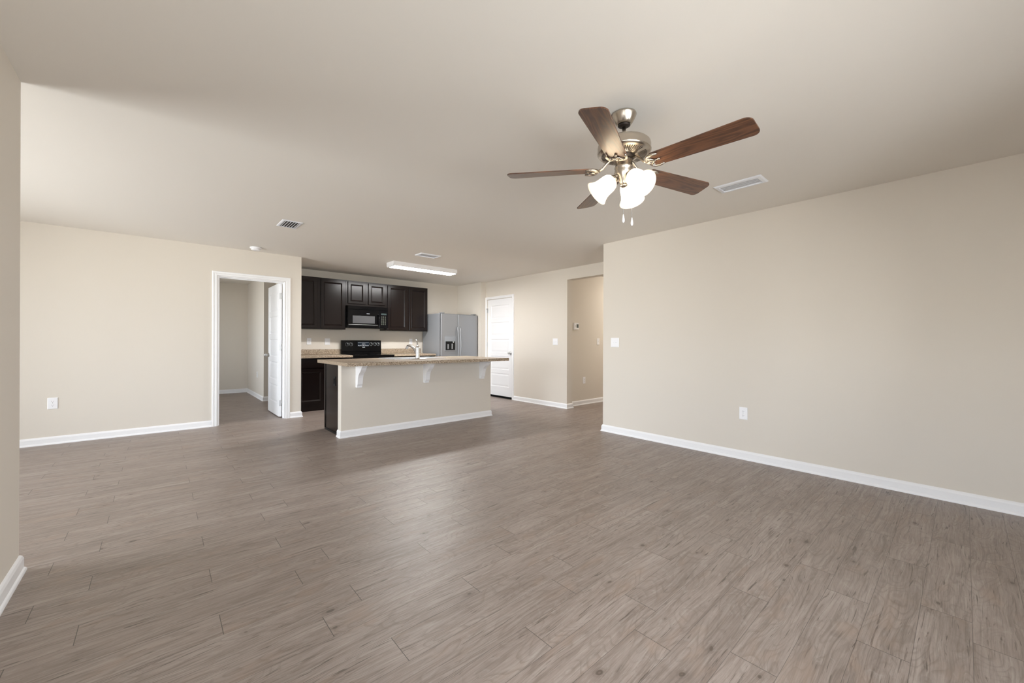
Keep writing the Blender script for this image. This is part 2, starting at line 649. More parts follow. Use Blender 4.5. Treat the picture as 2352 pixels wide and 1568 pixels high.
def tag(o, label, cat, group=None):
    o['label'] = label
    o['category'] = cat
    if group:
        o['group'] = group
    return o


def struct(o, label=None, cat=None):
    o['kind'] = 'structure'
    if label:
        o['label'] = label
    if cat:
        o['category'] = cat
    return o


def part(mb, name, m, parent, root=None, smooth=False, label=None):
    o = mb.build(name, m, parent, root if root is not None else parent, smooth)
    if label:
        o['label'] = label
    return o


def faceY(yf):          # plane facing -Y
    return lambda u, w, d: (u, yf + d, w)


def faceX(xf):          # plane facing -X
    return lambda u, w, d: (xf + d, u, w)


FLAT = lambda u, w, d: (u, w, d)

# ------------------------------------------------------------------ room dimensions
H = 2.44
XN, XR, XW3, YK, YL = -0.515, 4.360, 5.321, 7.768, 6.730
T = 0.115

# floor and ceiling
struct(BX(-3.92, 9.3, -1.62, 10.9, -0.10, 0.0).build('floor', FLOOR), 'grey-brown wood plank floor laid left to right', 'floor')
struct(BX(-3.92, 9.3, -1.62, 10.9, H, H + 0.10).build('ceiling', CEIL), 'smooth beige painted ceiling', 'ceiling')

# near left wall and the nook wall round its corner
w = MB()
w.box(XN - T, XN, Y_REAR, WIN_NEAR_ADDED[0], 0, H).box(XN - T, XN, WIN_NEAR_ADDED[1], 3.113, 0, H)
w.box(XN - T, XN, WIN_NEAR_ADDED[0], WIN_NEAR_ADDED[1], 0, WIN_NEAR_ADDED[2]).box(XN - T, XN, WIN_NEAR_ADDED[0], WIN_NEAR_ADDED[1], WIN_NEAR_ADDED[3], H)
struct(w.build('wall_near_left', WALL), 'short beige wall at the left edge ending in an outside corner', 'wall')
struct(BX(X_NOOK, XN - T, 3.113 - T, 3.113, 0, H).build('wall_nook_front', WALL), 'beige wall behind the near corner', 'wall')
# nook window wall
y0, y1, z0, z1 = WIN_NOOK
w = MB()
w.box(X_NOOK - T, X_NOOK, 3.0, y0, 0, H).box(X_NOOK - T, X_NOOK, y1, YL + T, 0, H)
w.box(X_NOOK - T, X_NOOK, y0, y1, z1, H).box(X_NOOK - T, X_NOOK, y0, y1, 0, z0)
struct(w.build('wall_nook_side', WALL), 'beige wall with the patio door', 'wall')
# left wall with the doorway
DX0, DX1, DZ = 0.607, 1.427, 2.045
w = MB()
w.box(X_NOOK, DX0, YL, YL + T, 0, H).box(DX1, 1.642, YL, YL + T, 0, H).box(DX0, DX1, YL, YL + T, DZ, H)
struct(w.build('wall_left', WALL), 'long beige wall with the white framed doorway', 'wall')
struct(BX(1.642 - T, 1.642, YL + T, YK + T, 0, H).build('wall_kitchen_left', WALL), 'beige return wall beside the dark cabinets', 'wall')
struct(BX(1.642, 5.461, YK, YK + T, 0, H).build('wall_kitchen', WALL), 'beige kitchen wall behind cabinets and range', 'wall')
struct(BX(5.18, 5.461, 6.866, YK, 0, H).build('wall_fridge_side', WALL), 'short beige wall beside the refrigerator', 'wall')
# wall with the closed door and the hall opening
PY0, PY1, PZ = 6.008, 6.836, 2.058
w = MB()
w.box(XW3, 5.461, 4.573, PY0, 0, H).box(XW3, 5.461, PY1, 6.866, 0, H).box(XW3, 5.461, PY0, PY1, PZ, H)
w.box(XW3, 5.461, 3.30, 4.573, 2.243, H)
w.box(XW3, 5.461, 3.13 - T, 3.30, 0, H)
struct(w.build('wall_entry', WALL), 'beige wall with the closed white door and hall opening', 'wall')
struct(BX(5.461, 9.1, 4.69, 4.69 + T, 0, H).build('wall_hall_left', WALL), 'shaded beige wall inside the hall', 'wall')
struct(BX(5.461, 9.1, 3.30 - T, 3.30, 0, H).build('wall_hall_right', WALL), 'hidden wall of the hall', 'wall')
struct(BX(9.1, 9.2, 3.30 - T, 4.69 + T, 0, H).build('wall_hall_end', WALL), 'end wall of the hall', 'wall')
# right wall
struct(BX(XR, XR + T, Y_REAR, 3.13, 0, H).build('wall_right', WALL), 'large plain beige wall on the right', 'wall')
struct(BX(XR + T, XW3, 3.13 - T, 3.13, 0, H).build('wall_right_return', WALL), 'hidden beige wall behind the right corner', 'wall')
# rear wall behind the camera, two windows
w = MB()
xs = [XN - T]
for a in WIN_REAR:
    w.box(xs[-1], a[0], Y_REAR - T, Y_REAR, 0, H)
    w.box(a[0], a[1], Y_REAR - T, Y_REAR, 0, a[2]).box(a[0], a[1], Y_REAR - T, Y_REAR, a[3], H)
    xs.append(a[1])
w.box(xs[-1], XR + T, Y_REAR - T, Y_REAR, 0, H)
struct(w.build('wall_rear', WALL), 'beige window wall', 'wall')
# room beyond the doorway
struct(BX(-1.6, 1.64, 10.77, 10.77 + T, 0, H).build('wall_bedroom_far', WALL), 'far beige wall seen through the doorway', 'wall')
struct(BX(1.525, 1.64, 8.94, 10.77, 0, H).build('wall_bedroom_right', WALL), 'beige side wall with outside corner seen through the doorway', 'wall')
struct(BX(1.64, 3.2, 8.94, 8.94 + T, 0, H).build('wall_bedroom_recess', WALL), 'recessed beige wall behind the open door', 'wall')
struct(BX(3.2, 3.3, YK + T, 8.94 + T, 0, H).build('wall_bedroom_recess_end', WALL), 'hidden end wall', 'wall')
w = MB()
w.box(-1.6 - T, -1.6 + 0.0, YL + T, BED_WIN_ADDED[0], 0, H).box(-1.6 - T, -1.6, BED_WIN_ADDED[1], 10.885, 0, H)
w.box(-1.6 - T, -1.6, BED_WIN_ADDED[0], BED_WIN_ADDED[1], 0, BED_WIN_ADDED[2]).box(-1.6 - T, -1.6, BED_WIN_ADDED[0], BED_WIN_ADDED[1], BED_WIN_ADDED[3], H)
struct(w.build('wall_bedroom_left', WALL), 'hidden wall with an added window', 'wall')


# windows
def window(n, fn_box, a0, a1, z0, z1, mull=1, label=''):
    """fn_box(a0,a1,d0,d1,z0,z1) -> box args"""
    f = MB()
    t = 0.05
    for q in ((a0, a0 + t, z0, z1), (a1 - t, a1, z0, z1), (a0 + t, a1 - t, z0, z0 + t), (a0 + t, a1 - t, z1 - t, z1)):
        f.box(*fn_box(q[0], q[1], -0.09, -0.04, q[2], q[3]))
    for i in range(mull):
        c = a0 + (a1 - a0) * (i + 1) / (mull + 1)
        f.box(*fn_box(c - 0.025, c + 0.025, -0.085, -0.045, z0 + t, z1 - t))
    o = struct(f.build('window_%d' % n, TRIM), label, 'window')
    g = MB().box(*fn_box(a0 + t, a1 - t, -0.067, -0.063, z0 + t, z1 - t))
    part(g, 'glass_pane', GLASS, o)
    return o


window(1, lambda a0, a1, d0, d1, z0, z1: (X_NOOK + d0, X_NOOK + d1, a0, a1, z0, z1), *WIN_NOOK, mull=1,
       label='white framed sliding patio door of the nook')
window(2, lambda a0, a1, d0, d1, z0, z1: (a0, a1, Y_REAR + d0, Y_REAR + d1, z0, z1), *WIN_REAR[0], mull=1,
       label='white framed window behind the viewer, left')
window(3, lambda a0, a1, d0, d1, z0, z1: (a0, a1, Y_REAR + d0, Y_REAR + d1, z0, z1), *WIN_REAR[1], mull=1,
       label='white framed window behind the viewer, right')
window(4, lambda a0, a1, d0, d1, z0, z1: (-1.6 + d0, -1.6 + d1, a0, a1, z0, z1), *BED_WIN_ADDED, mull=0,
       label='added unseen window lighting the far room')

window(5, lambda a0, a1, d0, d1, z0, z1: (XN + d0, XN + d1, a0, a1, z0, z1), *WIN_NEAR_ADDED, mull=1,
       label='added unseen window beside the viewer, lighting the right wall')

# ------------------------------------------------------------------ baseboards
BASEP = [(0, 0), (0.023, 0), (0.023, 0.006), (0.020, 0.014), (0.014, 0.020), (0.014, 0.066), (0.009, 0.078), (0.003, 0.085), (0, 0.086)]


def base(name, path, label):
    return struct(MB().sweep(path, BASEP, FLAT).build('baseboard_' + name, TRIM), label, 'baseboard')


base('right', [(XR, Y_REAR), (XR, 3.13), (XW3, 3.13), (XW3, 3.30), (9.1, 3.30)], 'white baseboard along the large right wall')
base('entry', [(9.1, 4.69), (5.461, 4.69), (5.461, 4.573), (XW3, 4.573), (XW3, 5.950)], 'white baseboard from the hall to the closed door')
base('left_stub', [(1.642, 7.13), (1.642, YL), (1.491, YL)], 'short white baseboard right of the doorway')
base('left', [(0.543, YL), (X_NOOK, YL)], 'white baseboard along the left wall')
base('near_left', [(X_NOOK, 3.113), (XN, 3.113), (XN, Y_REAR)], 'white baseboard in the lower left foreground')
base('rear', [(XN, Y_REAR), (XR, Y_REAR)], 'white baseboard behind the viewer')
base('bedroom', [(3.2, 8.94), (1.525, 8.94), (1.525, 10.77), (-1.6, 10.77)], 'white baseboard in the room beyond the doorway')

# ------------------------------------------------------------------ door casings
CASP = [(0, 0), (0, -0.012), (0.006, -0.016), (0.022, -0.017), (0.028, -0.013), (0.034, -0.017), (0.050, -0.019), (0.058, -0.014), (0.058, 0)]
# left doorway: travel so that the left side is outward
struct(MB().sweep([(DX1 + 0.004, 0), (DX1 + 0.004, DZ + 0.002), (DX0 - 0.004, DZ + 0.002), (DX0 - 0.004, 0)][::-1],
                  CASP, faceY(YL)).build('trim_1', TRIM), 'white moulded casing round the open doorway', 'trim')
# jamb lining with stop
j = MB()
for xa, xb in ((DX0, DX0 + 0.012), (DX1 - 0.012, DX1)):
    j.box(xa, xb, YL - 0.004, YL + T + 0.004, 0, DZ)
j.box(DX0 + 0.012, DX1 - 0.012, YL - 0.004, YL + T + 0.004, DZ - 0.012, DZ)
j.box(DX0 + 0.012, DX0 + 0.023, YL + 0.045, YL + 0.08, 0, DZ - 0.012).box(DX1 - 0.023, DX1 - 0.012, YL + 0.045, YL + 0.08, 0, DZ - 0.012)
j.box(DX0 + 0.023, DX1 - 0.023, YL + 0.045, YL + 0.08, DZ - 0.023, DZ - 0.012)
struct(j.build('trim_2', TRIM), 'white jamb lining of the open doorway', 'trim')
# casing of the closed door; viewed from -X, plane coordinates are (y, z)
struct(MB().sweep([(PY0 - 0.003, 0), (PY0 - 0.003, PZ + 0.003), (PY1 - 0.001, PZ + 0.003), (PY1 - 0.001, 0)],
                  [(o * 0.9, d) for o, d in CASP], lambda u, w, d: (XW3 + d, u, w)).build('trim_3', TRIM),
       'white casing round the closed door', 'trim')


# ------------------------------------------------------------------ doors (five stacked panels)
def door_leaf(o_name, u0, u1, z0, z1, fn, thick, label):
    """fn(u,w,d): d=0 seen face, d grows into the leaf"""
    m = MB()
    panels = [(z0 + 0.19 + i * 0.355, z0 + 0.19 + i * 0.355 + 0.275) for i in range(5)]
    pa, pb = u0 + 0.115, u1 - 0.115
    for side in (0, 1):
        g = (lambda u, w, d: fn(u, w, d)) if side == 0 else (lambda u, w, d: fn(u, w, thick - d))
        zz = [z0] + [v for p in panels for v in p] + [z1]
        # stiles and rails as quads
        for a, b in ((u0, pa), (pb, u1)):
            v = [m.bm.verts.new(g(*q, 0)) for q in ((a, z0), (b, z0), (b, z1), (a, z1))]
            m.bm.faces.new(v)
        for k in range(0, len(zz), 2):
            v = [m.bm.verts.new(g(*q, 0)) for q in ((pa, zz[k]), (pb, zz[k]), (pb, zz[k + 1]), (pa, zz[k + 1]))]
            m.bm.faces.new(v)
        for a, b in panels:
            prev = None
            for ins, d in ((0, 0), (0.010, 0.007), (0.016, 0.007), (0.045, 0.002)):
                r = [m.bm.verts.new(g(*q, d)) for q in ((pa + ins, a + ins), (pb - ins, a + ins), (pb - ins, b - ins), (pa + ins, b - ins))]
                if prev:
                    for i in range(4):
                        m.bm.faces.new((prev[i], prev[(i + 1) % 4], r[(i + 1) % 4], r[i]))
                prev = r
            m.bm.faces.new(prev)
    for q in (((u0, z0), (u1, z0)), ((u1, z0), (u1, z1)), ((u1, z1), (u0, z1)), ((u0, z1), (u0, z0))):
        v = [m.bm.verts.new(fn(*q[0], 0)), m.bm.verts.new(fn(*q[1], 0)), m.bm.verts.new(fn(*q[1], thick)), m.bm.verts.new(fn(*q[0], thick))]
        m.bm.faces.new(v)
    bmesh.ops.remove_doubles(m.bm, verts=m.bm.verts[:], dist=1e-5)
    o = m.build(o_name, TRIM)
    return struct(o, label, 'door')


KNOB = [(0.0, 0.0), (0.033, 0.0), (0.033, 0.004), (0.026, 0.009), (0.012, 0.012), (0.011, 0.030), (0.020, 0.036), (0.0275, 0.045),
        (0.028, 0.055), (0.022, 0.063), (0.010, 0.066), (0.0, 0.067)]


def knob(parent, loc, rot, name='door_knob'):
    M = Matrix.Translation(loc) @ rot
    o = MB().lathe(KNOB, M, 24).build(name, SATIN, parent, None)
    o['label'] = 'round satin nickel knob'
    return o


# open door, hinged on the right jamb and swung into the far room (leaf lies along Y)
LX = 1.370
d1 = door_leaf('door_1', YL + T + 0.012, YL + T + 0.012 + 0.80, 0.015, 2.035, faceX(LX), 0.035,
               'open white five panel door swung into the far room')
knob(d1, (LX, YL + T + 0.012 + 0.735, 0.93), Matrix.Rotation(R(-90), 4, 'Y'))
knob(d1, (LX + 0.035, YL + T + 0.012 + 0.735, 0.93), Matrix.Rotation(R(90), 4, 'Y'))
for hz in (0.22, 1.06, 1.84):
    hb = MB()
    hb.box(LX + 0.003, LX + 0.032, YL + T + 0.0095, YL + T + 0.012, hz - 0.045, hz + 0.045)
    hb.lathe([(0, -0.048), (0.006, -0.048), (0.006, 0.048), (0, 0.048)], Matrix.Translation((LX + 0.0345, YL + T + 0.0075, hz)), 12)
    o = hb.build('hinge', SATIN, d1)
    o['label'] = 'satin metal hinge leaf'

# closed door in the entry wall
d2 = door_leaf('door_2', PY0 + 0.004, PY1 - 0.004, 0.040, PZ - 0.004, faceX(XW3 + 0.018), 0.040,
               'closed white five panel door right of the refrigerator')
knob(d2, (XW3 + 0.018, PY0 + 0.068, 0.935), Matrix.Rotation(R(-90), 4, 'Y'))
for hz in (0.25, 1.10, 1.83):
    hb = MB().lathe([(0, -0.048), (0.0065, -0.048), (0.0065, 0.048), (0, 0.048)], Matrix.Translation((XW3 + 0.008, PY1 - 0.006, hz)), 12)
    if hz > 1.8:
        hb.tube([(XW3 + 0.004, PY1 - 0.006, hz + 0.03), (XW3 - 0.055, PY1 - 0.03, hz + 0.03)], 0.004, 8)
    o = hb.build('hinge', SATIN, d2)
    o['label'] = 'satin metal hinge'
o = BX(XW3 + 0.004, XW3 + 0.060, PY0 + 0.001, PY1 - 0.001, 0.0005, 0.038).build('door_sweep', RUBBER, d2)
o['label'] = 'black sweep strip under the door'

# ------------------------------------------------------------------ wall plates
def plate_proto(kind, label, cat, group=None, wide=0.074, high=0.119):
    """faces -Y, origin at the plate's centre on the wall"""
    t = thing('outlet_plate' if kind == 'outlet' else 'light_switch', label, cat, (0, 0, 0), group)
    fn = lambda u, w, d: (u, d, w)
    part(MB().rings(-wide / 2, wide / 2, -high / 2, high / 2, [(0, 0), (0, -0.003), (0.004, -0.0065)], fn), 'cover_plate', PLASTIC, t)
    if kind == 'outlet':
        for s in (-1, 1):
            r = MB()
            poly = [(0.0165 * math.cos(a), s * 0.0195 + max(-0.0125, min(0.0125, 0.0165 * math.sin(a))))
                    for a in [i * math.pi / 12 for i in range(24)]]
            r.prism(poly, fn, -0.0060, -0.0085)
            rec = part(r, 'receptacle', PLASTIC, t)
            sl = MB()
            sl.box(-0.0075, -0.0055, -0.0091, -0.0080, s * 0.0195 - 0.001, s * 0.0195 + 0.007)
            sl.box(0.0055, 0.0075, -0.0091, -0.0080, s * 0.0195 - 0.001, s * 0.0195 + 0.006)
            sl.lathe([(0, 0), (0.0026, 0), (0.0026, 0.001), (0, 0.001)],
                     Matrix.Translation((0, -0.0082, s * 0.0195 - 0.0075)) @ Matrix.Rotation(R(90), 4, 'X'), 10)
            part(sl, 'slot', PLASTIC_DK, rec, t)
        part(MB().lathe([(0, 0), (0.0028, 0), (0.0028, 0.001), (0, 0.001)],
                        Matrix.Translation((0, -0.0062, 0)) @ Matrix.Rotation(R(90), 4, 'X'), 10), 'screw', SATIN, t)
    elif kind.startswith('switch'):
        n = int(kind[-1])
        for i in range(n):
            cx = (i - (n - 1) / 2) * 0.046
            b = MB()
            b.box(cx - 0.005, cx + 0.005, -0.0075, -0.0055, -0.012, 0.012)
            up = 1 if i % 2 == 0 else -1
            b.prism([(-0.0045, -0.007), (-0.0045, -0.007 - 0.010), (0.0045 * 1, -0.007 - 0.004), (0.006, -0.007)],
                    lambda u, w, d: (cx + d, w, u * up), -0.0035, 0.0035)
            part(b, 'toggle', SATIN if kind == 'switchx' else PLASTIC, t)
    return t


def copy_tree(root, loc, rotz, label, group=None, scale=(1, 1, 1)):
    r = root.copy()
    COL.objects.link(r)
    r.location = loc
    r.rotation_euler = (0, 0, rotz)
    r.scale = scale
    r['label'] = label
    if group:
        r['group'] = group
    elif 'group' in r:
        del r['group']
    for ch in list(root.children):
        c = ch.copy()
        COL.objects.link(c)
        c.parent = r
        for g in ch.children:
            d = g.copy()
            COL.objects.link(d)
            d.parent = c
    return r


FACE_X = R(-90)     # turn a plate that faces -Y to face -X
out0 = plate_proto('outlet', 'white duplex outlet low on the left wall, left of the doorway', 'outlet', 'white duplex outlets')
out0.location = (-0.877, YL, 0.454)
out0.scale = (1.06, 1, 1.06)
copy_tree(out0, (XR, 1.454, 0.456), FACE_X, 'white duplex outlet low on the large right wall', 'white duplex outlets', (1.0, 1, 1.02))
copy_tree(out0, (2.022, YK, 1.155), 0, 'white duplex outlet on the kitchen wall, farthest left above the counter', 'white duplex outlets')
copy_tree(out0, (4.010, YK, 1.155), 0, 'white duplex outlet on the kitchen wall right of the range', 'white duplex outlets', (0.9, 1, 1))
copy_tree(out0, (5.943, 4.69, 0.449), 0, 'white duplex outlet low on the shaded hall wall', 'white duplex outlets')
copy_tree(out0, (1.525, 9.60, 0.47), FACE_X, 'small outlet on the side wall seen through the doorway', 'white duplex outlets')
sw2 = plate_proto('switch2', 'white double light switch at the left end of the large right wall', 'light switch', None, 0.118, 0.119)
sw2.location = (XR, 2.950, 1.155)
sw2.rotation_euler = (0, 0, FACE_X)
copy_tree(sw2, (XW3, 4.847, 1.163), FACE_X, 'white double light switch between the closed door and hall opening')
sw1 = plate_proto('switch1', 'white light switch on the kitchen wall just left of the range', 'light switch', None, 0.092, 0.122)
sw1.location = (2.334, YK, 1.150)
copy_tree(sw1, (6.367, 4.69, 1.170), 0, 'white light switch on the shaded hall wall', None, (0.85, 1, 1))

# thermostat
t = thing('thermostat', 'white thermostat with dark screen on the shaded hall wall', 'thermostat', (5.70, 4.69, 1.445))
fnT = faceY(4.69)
part(MB().rings(5.640, 5.752, 1.385, 1.508, [(0, 0), (0, -0.022), (0.006, -0.030)], fnT), 'case', PLASTIC, t)
part(MB().rings(5.685, 5.738, 1.418, 1.482, [(0, -0.0295), (0, -0.0305), (0.002, -0.031)], fnT), 'screen', LCD, t)
part(BX(5.655, 5.670, 4.69 - 0.032, 4.69 - 0.0295, 1.43, 1.47), 'button', SATIN, t)

# ------------------------------------------------------------------ kitchen cabinets
DOORP = [(0, 0.020), (0, 0.003), (0.003, 0.0), (0.044, 0.0), (0.047, -0.003), (0.052, -0.0035), (0.057, 0.001), (0.070, 0.013)]


def cab_door(parent, root, u0, u1, z0, z1, yf, name='door', prof=None, label=None):
    return part(MB().rings(u0, u1, z0, z1, prof or DOORP, faceY(yf)), name, ESP, parent, root, label=label)


YU = YK - 0.325
ub = YU + 0.021
# left pair
t = thing('wall_cabinet', 'dark espresso wall cabinet left of the microwave, two tall doors', 'cabinet', (2.1, ub, 1.37), 'dark wall cabinets')
part(BX(1.644, 2.556, ub, YK - 0.001, 1.370, 2.272), 'body', ESP, t)
cab_door(t, t, 1.672, 2.072, 1.388, 2.250, YU)
cab_door(t, t, 2.128, 2.538, 1.388, 2.250, YU)
t = thing('wall_cabinet', 'short dark espresso cabinet above the microwave, two small doors', 'cabinet', (2.94, ub, 1.812), 'dark wall cabinets')
part(BX(2.558, 3.326, ub, YK - 0.001, 1.812, 2.272), 'body', ESP, t)
cab_door(t, t, 2.592, 2.916, 1.850, 2.250, YU)
cab_door(t, t, 2.972, 3.298, 1.850, 2.250, YU)
t = thing('wall_cabinet', 'dark espresso wall cabinet right of the microwave, beside the refrigerator', 'cabinet', (3.78, ub, 1.37), 'dark wall cabinets')
part(BX(3.328, 4.231, ub, YK - 0.001, 1.370, 2.272), 'body', ESP, t)
cab_door(t, t, 3.354, 3.764, 1.388, 2.250, YU)
cab_door(t, t, 3.812, 4.212, 1.388, 2.250, YU)

YB = 7.135


def base_cab(x0, x1, label):
    t = thing('base_cabinet', label, 'cabinet', ((x0 + x1) / 2, YB + 0.021, 0), 'dark base cabinets')
    part(BX(x0, x1, YB + 0.021, YK - 0.001, 0.0, 0.876), 'body', ESP, t)
    c = (x0 + x1) / 2
    for a, b in ((x0 + 0.025, c - 0.02), (c + 0.02, x1 - 0.025)):
        part(MB().rings(a, b, 0.715, 0.852, [(0, 0.020), (0, 0.003), (0.003, 0)], faceY(YB)), 'drawer', ESP, t)
        cab_door(t, t, a, b, 0.115, 0.695, YB)
    return t


base_cab(1.667, 2.563, 'dark espresso base cabinet left of the range')
base_cab(3.333, 4.231, 'dark espresso base cabinet between range and refrigerator')


def counter(x0, x1, label):
    t = thing('countertop', label, 'countertop', ((x0 + x1) / 2, 7.44, 0.877), 'speckled countertops on the kitchen wall')
    part(BX(x0, x1, 7.105, YK - 0.001, 0.877, 0.915, bevel=0.004, seg=2), 'slab', GRANITE, t)
    part(BX(x0, x1, YK - 0.021, YK - 0.001, 0.9155, 1.012, bevel=0.003, seg=1), 'backsplash', GRANITE, t)


counter(1.6435, 2.563, 'brown speckled laminate countertop with backsplash left of the range')
counter(3.333, 4.233, 'brown speckled laminate countertop with backsplash right of the range')

# ------------------------------------------------------------------ range
x0, x1 = 2.567, 3.329
t = thing('range', 'black electric range with control panel backguard against kitchen wall', 'range', (2.948, 7.43, 0))
part(BX(x0, x1, 7.115, 7.755, 0.0, 0.895), 'body', BLACKM, t)
part(BX(x0 - 0.0005, x1 + 0.0005, 7.085, 7.690, 0.896, 0.913, bevel=0.005, seg=2), 'cooktop', BLACK, t)
d = part(MB().rings(x0 + 0.01, x1 - 0.01, 0.22, 0.84, [(0, 0.025), (0, 0.006), (0.006, 0), (0.09, 0), (0.092, 0.002)], faceY(7.089)), 'oven_door', BLACK, t)
part(MB().tube([(x0 + 0.06, 7.085, 0.80), (x0 + 0.06, 7.05, 0.80), (x1 - 0.06, 7.05, 0.80), (x1 - 0.06, 7.085, 0.80)], 0.010, 10), 'handle', BLACK, d, t)
part(MB().rings(x0 + 0.01, x1 - 0.01, 0.03, 0.20, [(0, 0.025), (0, 0.006), (0.006, 0)], faceY(7.089)), 'drawer', BLACK, t)
for bx, by, br in ((2.75, 7.22, 0.10), (3.15, 7.22, 0.085), (2.75, 7.52, 0.075), (3.15, 7.52, 0.10)):
    part(MB().lathe([(br - 0.003, 0.9131), (br - 0.003, 0.9136), (br, 0.9136), (br, 0.9131)], Matrix.Translation((bx, by, 0)), 40, cap=False), 'burner_ring', DARKM, t)
# backguard: lower step and sloped panel
prof = [(7.690, 0.913), (7.690, 0.955), (7.700, 0.963), (7.696, 0.968), (7.705, 1.172), (7.712, 1.178), (7.758, 1.178), (7.758, 0.913)]
g = part(MB().prism(prof, lambda u, w, d_: (d_, u, w), x0, x1), 'backguard', BLACK, t)


def bgpt(z, off=0.0):    # y of the panel face at height z
    return 7.696 + (z - 0.968) * (0.009 / 0.204) - off


def kn(x, z):
    M = Matrix.Translation((x, bgpt(z), z)) @ Matrix.Rotation(R(87), 4, 'X')
    part(MB().lathe([(0.031, 0.0), (0.033, 0.0), (0.033, 0.0012), (0.031, 0.0012), (0.031, 0.0)], M, 28, cap=False), 'knob_mark', MARK, t)
    k = part(MB().lathe([(0, 0), (0.024, 0), (0.023, 0.006), (0.020, 0.018), (0.016, 0.021), (0, 0.021)], M, 24), 'knob', BLACKM, t)
    part(MB().box(x - 0.002, x + 0.002, bgpt(z, 0.0225), bgpt(z, 0.0205), z, z + 0.017), 'pointer', MARK, k, t)
    part(MB().box(x - 0.010, x + 0.010, bgpt(z, 0.001), bgpt(z, -0.0005), z - 0.046, z - 0.040), 'knob_mark', MARK, t)


for x, z in ((2.665, 1.103), (2.738, 1.103), (3.125, 1.108), (3.203, 1.108), (3.268, 1.108)):
    kn(x, z)
dp = part(MB().box(2.862, 3.085, bgpt(1.1, 0.004), bgpt(1.1, -0.006), 1.060, 1.152), 'display', DISPLAY, t)
mk = MB()
for i in range(9):
    mk.box(2.872 + i * 0.0235, 2.872 + i * 0.0235 + 0.014, bgpt(1.1, 0.0055), bgpt(1.1, 0.004), 1.070 if i % 2 else 1.074, 1.080 if i % 2 else 1.086)
    mk.box(2.872 + i * 0.0235, 2.872 + i * 0.0235 + 0.017, bgpt(1.1, 0.0055), bgpt(1.1, 0.004), 1.128, 1.134)
for i in range(4):
    mk.box(2.945 + i * 0.018, 2.945 + i * 0.018 + 0.010, bgpt(1.1, 0.0055), bgpt(1.1, 0.004), 1.100, 1.114)
part(mk, 'printed_marking', MARK, dp, t)
part(MB().box(2.955, 3.005, bgpt(1.045, 0.001), bgpt(1.045, -0.0005), 1.040, 1.050), 'badge', MARK, t)

# ------------------------------------------------------------------ microwave
x0, x1 = 2.566, 3.322
YM = 7.370
t = thing('microwave', 'black over-the-range microwave under the short dark cabinet', 'microwave', (2.944, 7.55, 1.41))
part(BX(x0, x1, YM + 0.03, YK - 0.002, 1.412, 1.810), 'body', BLACKM, t)
part(BX(x0 + 0.03, x1 - 0.03, YM + 0.05, YK - 0.1, 1.404, 1.4118), 'bottom_grille', BLACKM, t)
part(MB().rings(x0, x1, 1.745, 1.810, [(0, 0.03), (0, 0.003), (0.003, 0)], faceY(YM + 0.002)), 'top_vent', BLACK, t)
d = part(MB().rings(x0, 3.150, 1.418, 1.743, [(0, 0.03), (0, 0.004), (0.006, 0)], faceY(YM)), 'door', BLACK, t)
part(MB().rings(2.650, 3.062, 1.492, 1.628, [(0, 0.002), (0, -0.0012), (0.003, -0.0015)], faceY(YM)), 'window', MWGLASS, d, t, label='grey glass window')
part(MB().tube([(3.128, YM, 1.480), (3.128, YM - 0.035, 1.492), (3.128, YM - 0.040, 1.56), (3.128, YM - 0.035, 1.650), (3.128, YM, 1.662)], 0.010, 10), 'handle', BLACK, d, t)
part(MB().box(2.905, 2.965, YM - 0.0012, YM + 0.001, 1.668, 1.677), 'badge', MARK, d, t)
part(BX(x0 + 0.01, 3.120, YM - 0.002, YM + 0.002, 1.462, 1.467), 'door_strip', SATIN, d, t)
c = part(MB().rings(3.152, x1, 1.418, 1.743, [(0, 0.03), (0, 0.003), (0.003, 0)], faceY(YM)), 'control_panel', GLASSBLK, t)
k = MB()
for r in range(8):
    for q in range(3):
        k.box(3.190 + q * 0.035, 3.190 + q * 0.035 + 0.018, YM - 0.001, YM + 0.001, 1.475 + r * 0.021, 1.475 + r * 0.021 + 0.009)
part(k, 'keypad', KEYS, c, t)
part(BX(3.185, 3.290, YM - 0.001, YM + 0.001, 1.662, 1.692), 'clock_display', LCD, c, t)

# ------------------------------------------------------------------ refrigerator
fx0, fx1, fy = 4.250, 5.158, 6.952
t = thing('refrigerator', 'grey stainless side-by-side refrigerator with ice dispenser in the kitchen corner', 'refrigerator', (4.70, 7.3, 0))
part(BX(fx0 + 0.004, fx1 - 0.004, fy + 0.075, 7.700, 0.02, 1.735, bevel=0.006, seg=2), 'cabinet', FRSIDE, t)
part(BX(fx0 + 0.05, fx1 - 0.05, fy + 0.10, 7.66, 0.0, 0.02), 'foot', RUBBER, t)
part(BX(fx0 + 0.01, fx1 - 0.01, fy + 0.05, fy + 0.074, 0.02, 0.075), 'toe_grille', BLACKM, t)
xs_ = 4.660
dl = part(BX(fx0, xs_ - 0.003, fy, fy + 0.068, 0.085, 1.728, bevel=0.012, seg=3), 'door', STEEL, t, smooth=False)
dr = part(BX(xs_ + 0.003, fx1, fy, fy + 0.068, 0.085, 1.728, bevel=0.012, seg=3), 'door', STEEL, t)


def fhandle(x, parent):
    pts = []
    for i in range(15):
        s = i / 14
        z = 0.72 + s * 0.75
        pts.append((x, fy - 0.012 - 0.048 * math.sin(math.pi * s) ** 0.6, z))
    part(MB().tube(pts, 0.011, 10), 'handle', STEEL, parent, t)


